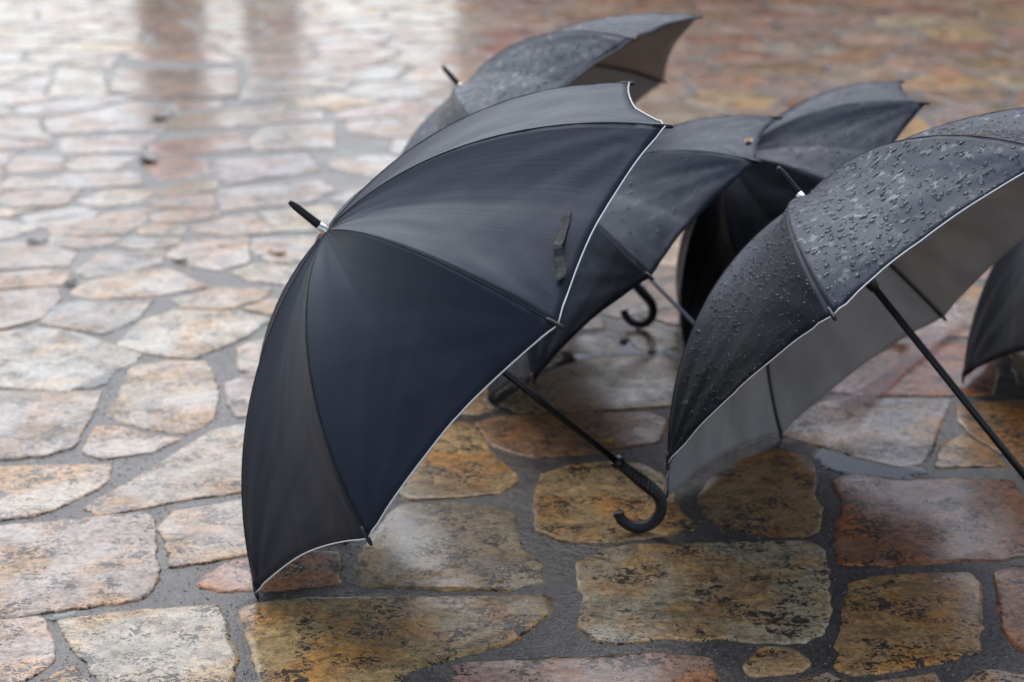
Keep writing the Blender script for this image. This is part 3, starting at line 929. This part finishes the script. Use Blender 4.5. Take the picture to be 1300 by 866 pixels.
UC, rootC, baseC = make_umbrella(QC, 1.0, 3, 'black umbrella covered in rain drops with pale grey lining and white edge', 'fabric_wet', 'lining', 'piping',
                                 rain=[(7, 900, .0008, .0042, .5, .02, 1), (0, 900, .0015, .0040, .15, .01, 1), (6, 420, .0010, .0034, .8, .02, 1)], hook=1.5, dry=(0, 1, 2, 3, 4, 5))
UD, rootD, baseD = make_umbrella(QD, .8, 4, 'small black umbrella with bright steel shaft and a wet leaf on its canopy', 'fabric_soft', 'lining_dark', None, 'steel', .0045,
                                 rain=[(0, 25, .001, .003, .4, .2, 1), (1, 25, .001, .003, .4, .2, 1)])
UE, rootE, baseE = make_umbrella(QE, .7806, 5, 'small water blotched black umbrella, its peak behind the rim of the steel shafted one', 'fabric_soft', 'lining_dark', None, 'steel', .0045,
                                 rain=[(0, 220, .001, .0040, .6, .05, 1), (1, 240, .001, .004, .6, .05, 1)])
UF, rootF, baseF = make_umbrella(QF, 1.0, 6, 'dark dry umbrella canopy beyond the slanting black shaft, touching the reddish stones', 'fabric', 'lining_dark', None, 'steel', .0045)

# closing strap sewn to the canopy of the large umbrella
def strap():
    pts, wid = [], []
    for px, py, lift in ((720, 268, .0010), (719, 276, .0022), (717.5, 284, .0014), (715, 296, .0022), (711.5, 309, .0050), (709.5, 317, .0095), (709.8, 321, .0090), (711.0, 327, .0040),
                         (712.0, 333, .0046), (712.8, 342, .0030), (713.6, 351, .0040), (713.9, 355, .0070), (714.0, 358, .0060)):
        S_, V_ = UA.at_pixel(1, px, py)
        p, n, t = UA.normal(1, S_, V_)
        pts.append(p+n*lift); wid.append(n)
    pts = np.array(pts)
    tan = np.gradient(pts, axis=0); tan /= np.linalg.norm(tan, axis=1)[:, None]
    V, F = [], []
    for i in range(len(pts)):
        sd_ = np.cross(wid[i], tan[i]); sd_ /= np.linalg.norm(sd_)
        n = np.cross(tan[i], sd_)
        for a, b in ((-1, -1), (1, -1), (1, 1), (-1, 1)):
            V.append(pts[i]+sd_*a*.0062+n*b*.0005-baseA)
    for i in range(len(pts)-1):
        for j in range(4):
            F.append((4*i+j, 4*i+(j+1) % 4, 4*i+4+(j+1) % 4, 4*i+4+j))
    F += [(3, 2, 1, 0), tuple(4*(len(pts)-1)+j for j in range(4))]
    mesh_obj('strap', V, F, M['strap'], rootA, smooth=False)
strap()

# ------------------------------------------------------------------ small things
def flake_mesh(p, n, t, size, rs, V, F):
    b = np.cross(n, t)
    b0 = len(V)
    m = 6
    for j in range(m):
        a = 2*math.pi*j/m
        r = size*rs.uniform(.5, 1.15)
        V.append(p+n*.0004+r*(math.cos(a)*t+.6*math.sin(a)*b))
    V.append(p+n*(.0006+size*.28))
    for j in range(m): F.append((b0+j, b0+(j+1) % m, b0+m))

# red-brown dirt specks on the rain-covered umbrella
V, F = [], []
rs = np.random.default_rng(11)
for i in range(3000):
    S_ = rs.uniform(.05, .95); V_ = rs.uniform(.15, .98)
    p, n, t = UC.normal(6, S_, V_)
    uv = proj(p)[0]
    dens = math.exp(-((uv[1]-182)/16)**2)*min(1, max(0, (uv[0]-1150)/120))
    if uv[0] > 1420 or rs.random() > dens*.8+.03: continue
    a = rs.uniform(0, 6.28)
    t2 = math.cos(a)*t+math.sin(a)*np.cross(n, t)
    flake_mesh(p, n, t2, rs.uniform(.0012, .0046), rs, V, F)
o = mesh_obj('dirt_specks', np.array(V)-baseC, F, M['dirt'], rootC, smooth=False)
o['kind'] = 'stuff'

def leaf(name, p, n, t, length, width, mat, label, cat, curl=.25):
    b = np.cross(n, t)
    V, F = [], []
    N = 9
    for i in range(N):
        x = i/(N-1)
        w_ = width*.5*math.sin(math.pi*min(.97, x+.03))**.75
        for s_ in (-1, -.5, 0, .5, 1):
            z = .0010+curl*length*(x-.5)**2+.10*width*abs(s_)*(1+math.sin(7*x))
            V.append(t*(x-.5)*length+b*w_*s_*(1+.12*math.sin(17*x))+n*z)
    for i in range(N-1):
        for j in range(4):
            F.append((i*5+j, i*5+j+1, i*5+6+j, i*5+5+j))
    o = mesh_obj(name, V, F, mat, None, p)
    md = o.modifiers.new('thick', 'SOLIDIFY'); md.thickness = .0005
    return tag(o, label, cat)

S_, V_ = UD.at_pixel(0, 951, 181)
p, n, t = UD.normal(0, S_, V_)
leaf('leaf', p, n, t, .028, .018, M['leaf'], 'curled brown leaf on the small umbrella with the steel shaft', 'leaf', .5)
g = ground_at(772, 562)
leaf('petal', (g[0], g[1], .0005), np.array([0, 0, 1.0]), np.array([.8, .6, 0]), .019, .013, M['yellow'], 'tiny yellow petal on brown stone by the black umbrella shaft', 'petal', .9)
g = ground_at(681, 491)
leaf('leaf', (g[0], g[1], .0005), np.array([0, 0, 1.0]), np.array([1.0, 0, 0]), .022, .012, M['leaf'], 'orange brown leaf on the stone under the small umbrella rim', 'leaf', .3)

M['wetleaf'] = simple('rotten_wet_leaf', (.035, .026, .020), .35, 0, .4, 150)
for (px, py, ln, wd, a_, mat, lab) in (
        (207, 150, .11, .05, .9, 'wetleaf', 'dark rotten leaf in the joint, the farthest one from the umbrellas'),
        (188, 205, .09, .06, 2.4, 'wetleaf', 'dark rotten leaf lying beside the reddish far stone'),
        (47, 308, .055, .035, .3, 'wetleaf', 'dark wet leaf scrap among small pale stones, clear of any umbrella'),
        (228, 331, .050, .022, 2.9, 'wetleaf', 'thin dark leaf scrap near the ferrule of the large umbrella'),
        (90, 359, .045, .03, 1.2, 'wetleaf', 'small dark leaf scrap in the joint of the mid paving'),
        (352, 322, .060, .03, 2.7, 'leaf', 'flat brown leaf on the pale stone beside the large umbrella')):
    g = ground_at(px, py)
    leaf('leaf', (g[0], g[1], .0005), np.array([0, 0, 1.0]), np.array([math.cos(a_), math.sin(a_), 0]), ln, wd, M[mat], lab, 'leaf', .12)

# crumpled clear plastic sleeve lying on the stones
def sleeve():
    px = [(1066, 522), (1080, 515), (1098, 503), (1118, 488), (1142, 470), (1163, 453), (1180, 436), (1192, 422), (1203, 408)]
    G = np.array([ground_at(x, y, 0) for x, y in px])
    L = np.linspace(0, 1, 60)
    P = np.array([np.interp(L, np.linspace(0, 1, len(G)), G[:, i]) for i in range(3)]).T
    for _ in range(4): P[1:-1] = .25*P[:-2]+.5*P[1:-1]+.25*P[2:]
    c = P.mean(0); c[2] = 0
    tan = np.gradient(P, axis=0); tan /= np.linalg.norm(tan, axis=1)[:, None]
    V, F = [], []
    m = 22
    rs = np.random.default_rng(5)
    f = rs.uniform(0, 6.28, 12)
    for i, l in enumerate(L):
        sd_ = np.cross(tan[i], [0, 0, 1])
        crum = math.exp(-(l/.16)**2)+math.exp(-((1-l)/.2)**2)
        w_ = .030*(1-.25*math.exp(-((l-.45)/.2)**2))*(1+.15*math.sin(9*l+f[0]))
        hh = .009+.010*crum
        for j in range(m):
            a = 2*math.pi*j/m
            k = 1+.16*math.sin(3*a+11*l+f[1])*(.4+crum)+.16*abs(math.sin(5*a-23*l+f[2]))*crum+.14*abs(math.sin(41*l+2*a+f[3]))*crum+.05*rs.normal()*crum
            z = max(.0012, hh*(1.0+math.sin(a)*k)*(.6+.4*k))
            V.append(P[i]+sd_*w_*math.cos(a)*k+np.array([0, 0, z])-c)
    n = len(L)
    for i in range(n-1):
        for j in range(m):
            F.append((i*m+j, i*m+(j+1) % m, (i+1)*m+(j+1) % m, (i+1)*m+j))
    o = mesh_obj('plastic_sleeve', V, F, M['plastic'], None, c)
    tag(o, 'crumpled clear pinkish plastic sleeve lying beside the puddle', 'plastic sleeve')
sleeve()

# ------------------------------------------------------------------ what the wet ground mirrors beyond the top of the picture
M['wall'] = simple('tan_stone_wall', (.19, .125, .08), .85, 0, .4, 9)
M['roof'] = simple('clay_roof', (.20, .09, .05), .8, 0, .4, 12)
M['red'] = simple('red_paint', (.42, .05, .03), .5, 0, 0, 30)
M['green'] = simple('green_paint', (.07, .10, .03), .5, 0, 0, 30)
M['pane'] = simple('window_glass', (.03, .035, .04), .1, 0, 0, 3)
M['pillar'] = simple('dark_brown_stone', (.075, .042, .028), .8, 0, .4, 14)

def pillar(x, y, w_, h_, label):
    root = bpy.data.objects.new('gate_pillar', None); root.location = (x, y, 0); link(root)
    tag(root, label, 'pillar', 'gate pillars beyond the paving')
    mesh_obj('plinth', *box(-w_*.62, w_*.62, -w_*.62, w_*.62, -.01, .22), M['pillar'], root, smooth=False)
    mesh_obj('post', *box(-w_/2, w_/2, -w_/2, w_/2, .22, h_-.12), M['pillar'], root, smooth=False)
    c = w_*.6
    V = [(-c, -c, h_-.12), (c, -c, h_-.12), (c, c, h_-.12), (-c, c, h_-.12), (-c, -c, h_-.05), (c, -c, h_-.05), (c, c, h_-.05), (-c, c, h_-.05), (0, 0, h_+.06)]
    mesh_obj('cap', V, [(3, 2, 1, 0), (0, 1, 5, 4), (1, 2, 6, 5), (2, 3, 7, 6), (3, 0, 4, 7), (4, 5, 8), (5, 6, 8), (6, 7, 8), (7, 4, 8)], M['pillar'], root, smooth=False)
pillar(-2.80, 14.0, .46, 2.15, 'broader dark stone gate pillar mirrored in the wet paving')
pillar(-2.62, 18.6, .58, 2.0, 'farther dark stone gate pillar mirrored in the wet paving')

def house():
    x0, x1, y0, y1, h_ = -.55, 13.0, 16.5, 23.0, 3.4
    root = bpy.data.objects.new('stone_house', None); root.location = (x0, y0, 0); link(root)
    tag(root, 'low tan stone house with red doors beyond the paving', 'house')
    mesh_obj('wall', *box(0, x1-x0, 0, y1-y0, -.01, h_), M['wall'], root, smooth=False)
    W, Dp = x1-x0, y1-y0
    V = [(-.3, -.35, h_+.003), (W+.3, -.35, h_+.003), (W+.3, Dp+.35, h_+.003), (-.3, Dp+.35, h_+.003), (-.3, Dp/2, h_+1.7), (W+.3, Dp/2, h_+1.7)]
    mesh_obj('roof', V, [(0, 1, 5, 4), (2, 3, 4, 5), (1, 2, 5), (3, 0, 4), (3, 2, 1, 0)], M['roof'], root, smooth=False)
    for k, (x, c) in enumerate(((.35, 'red'), (1.35, 'red'), (5.2, 'green'), (9.6, 'green'))):
        d = mesh_obj('door', *box(x, x+.55 if k < 2 else x+.95, -.06, -.003, 0, 1.75 if k < 2 else 2.05), M[c], root, smooth=False)
        mesh_obj('handle', *tube([(x+.08, -.10, 1.0), (x+.08, -.10, 1.14)], .012, 6), M['chrome'], d)
    for x in (.95, 3.0, 4.1, 7.0, 8.2, 11.4):
        wd = mesh_obj('window', *box(x, x+.34 if x < 1 else x+.8, -.05, -.003, 1.0, 2.1), M['green' if x < 1 else 'roof'], root, smooth=False)
        mesh_obj('pane', *box(x+.06, (x+.28) if x < 1 else x+.74, -.056, -.051, 1.07, 2.03), M['pane'], wd, smooth=False)
house()
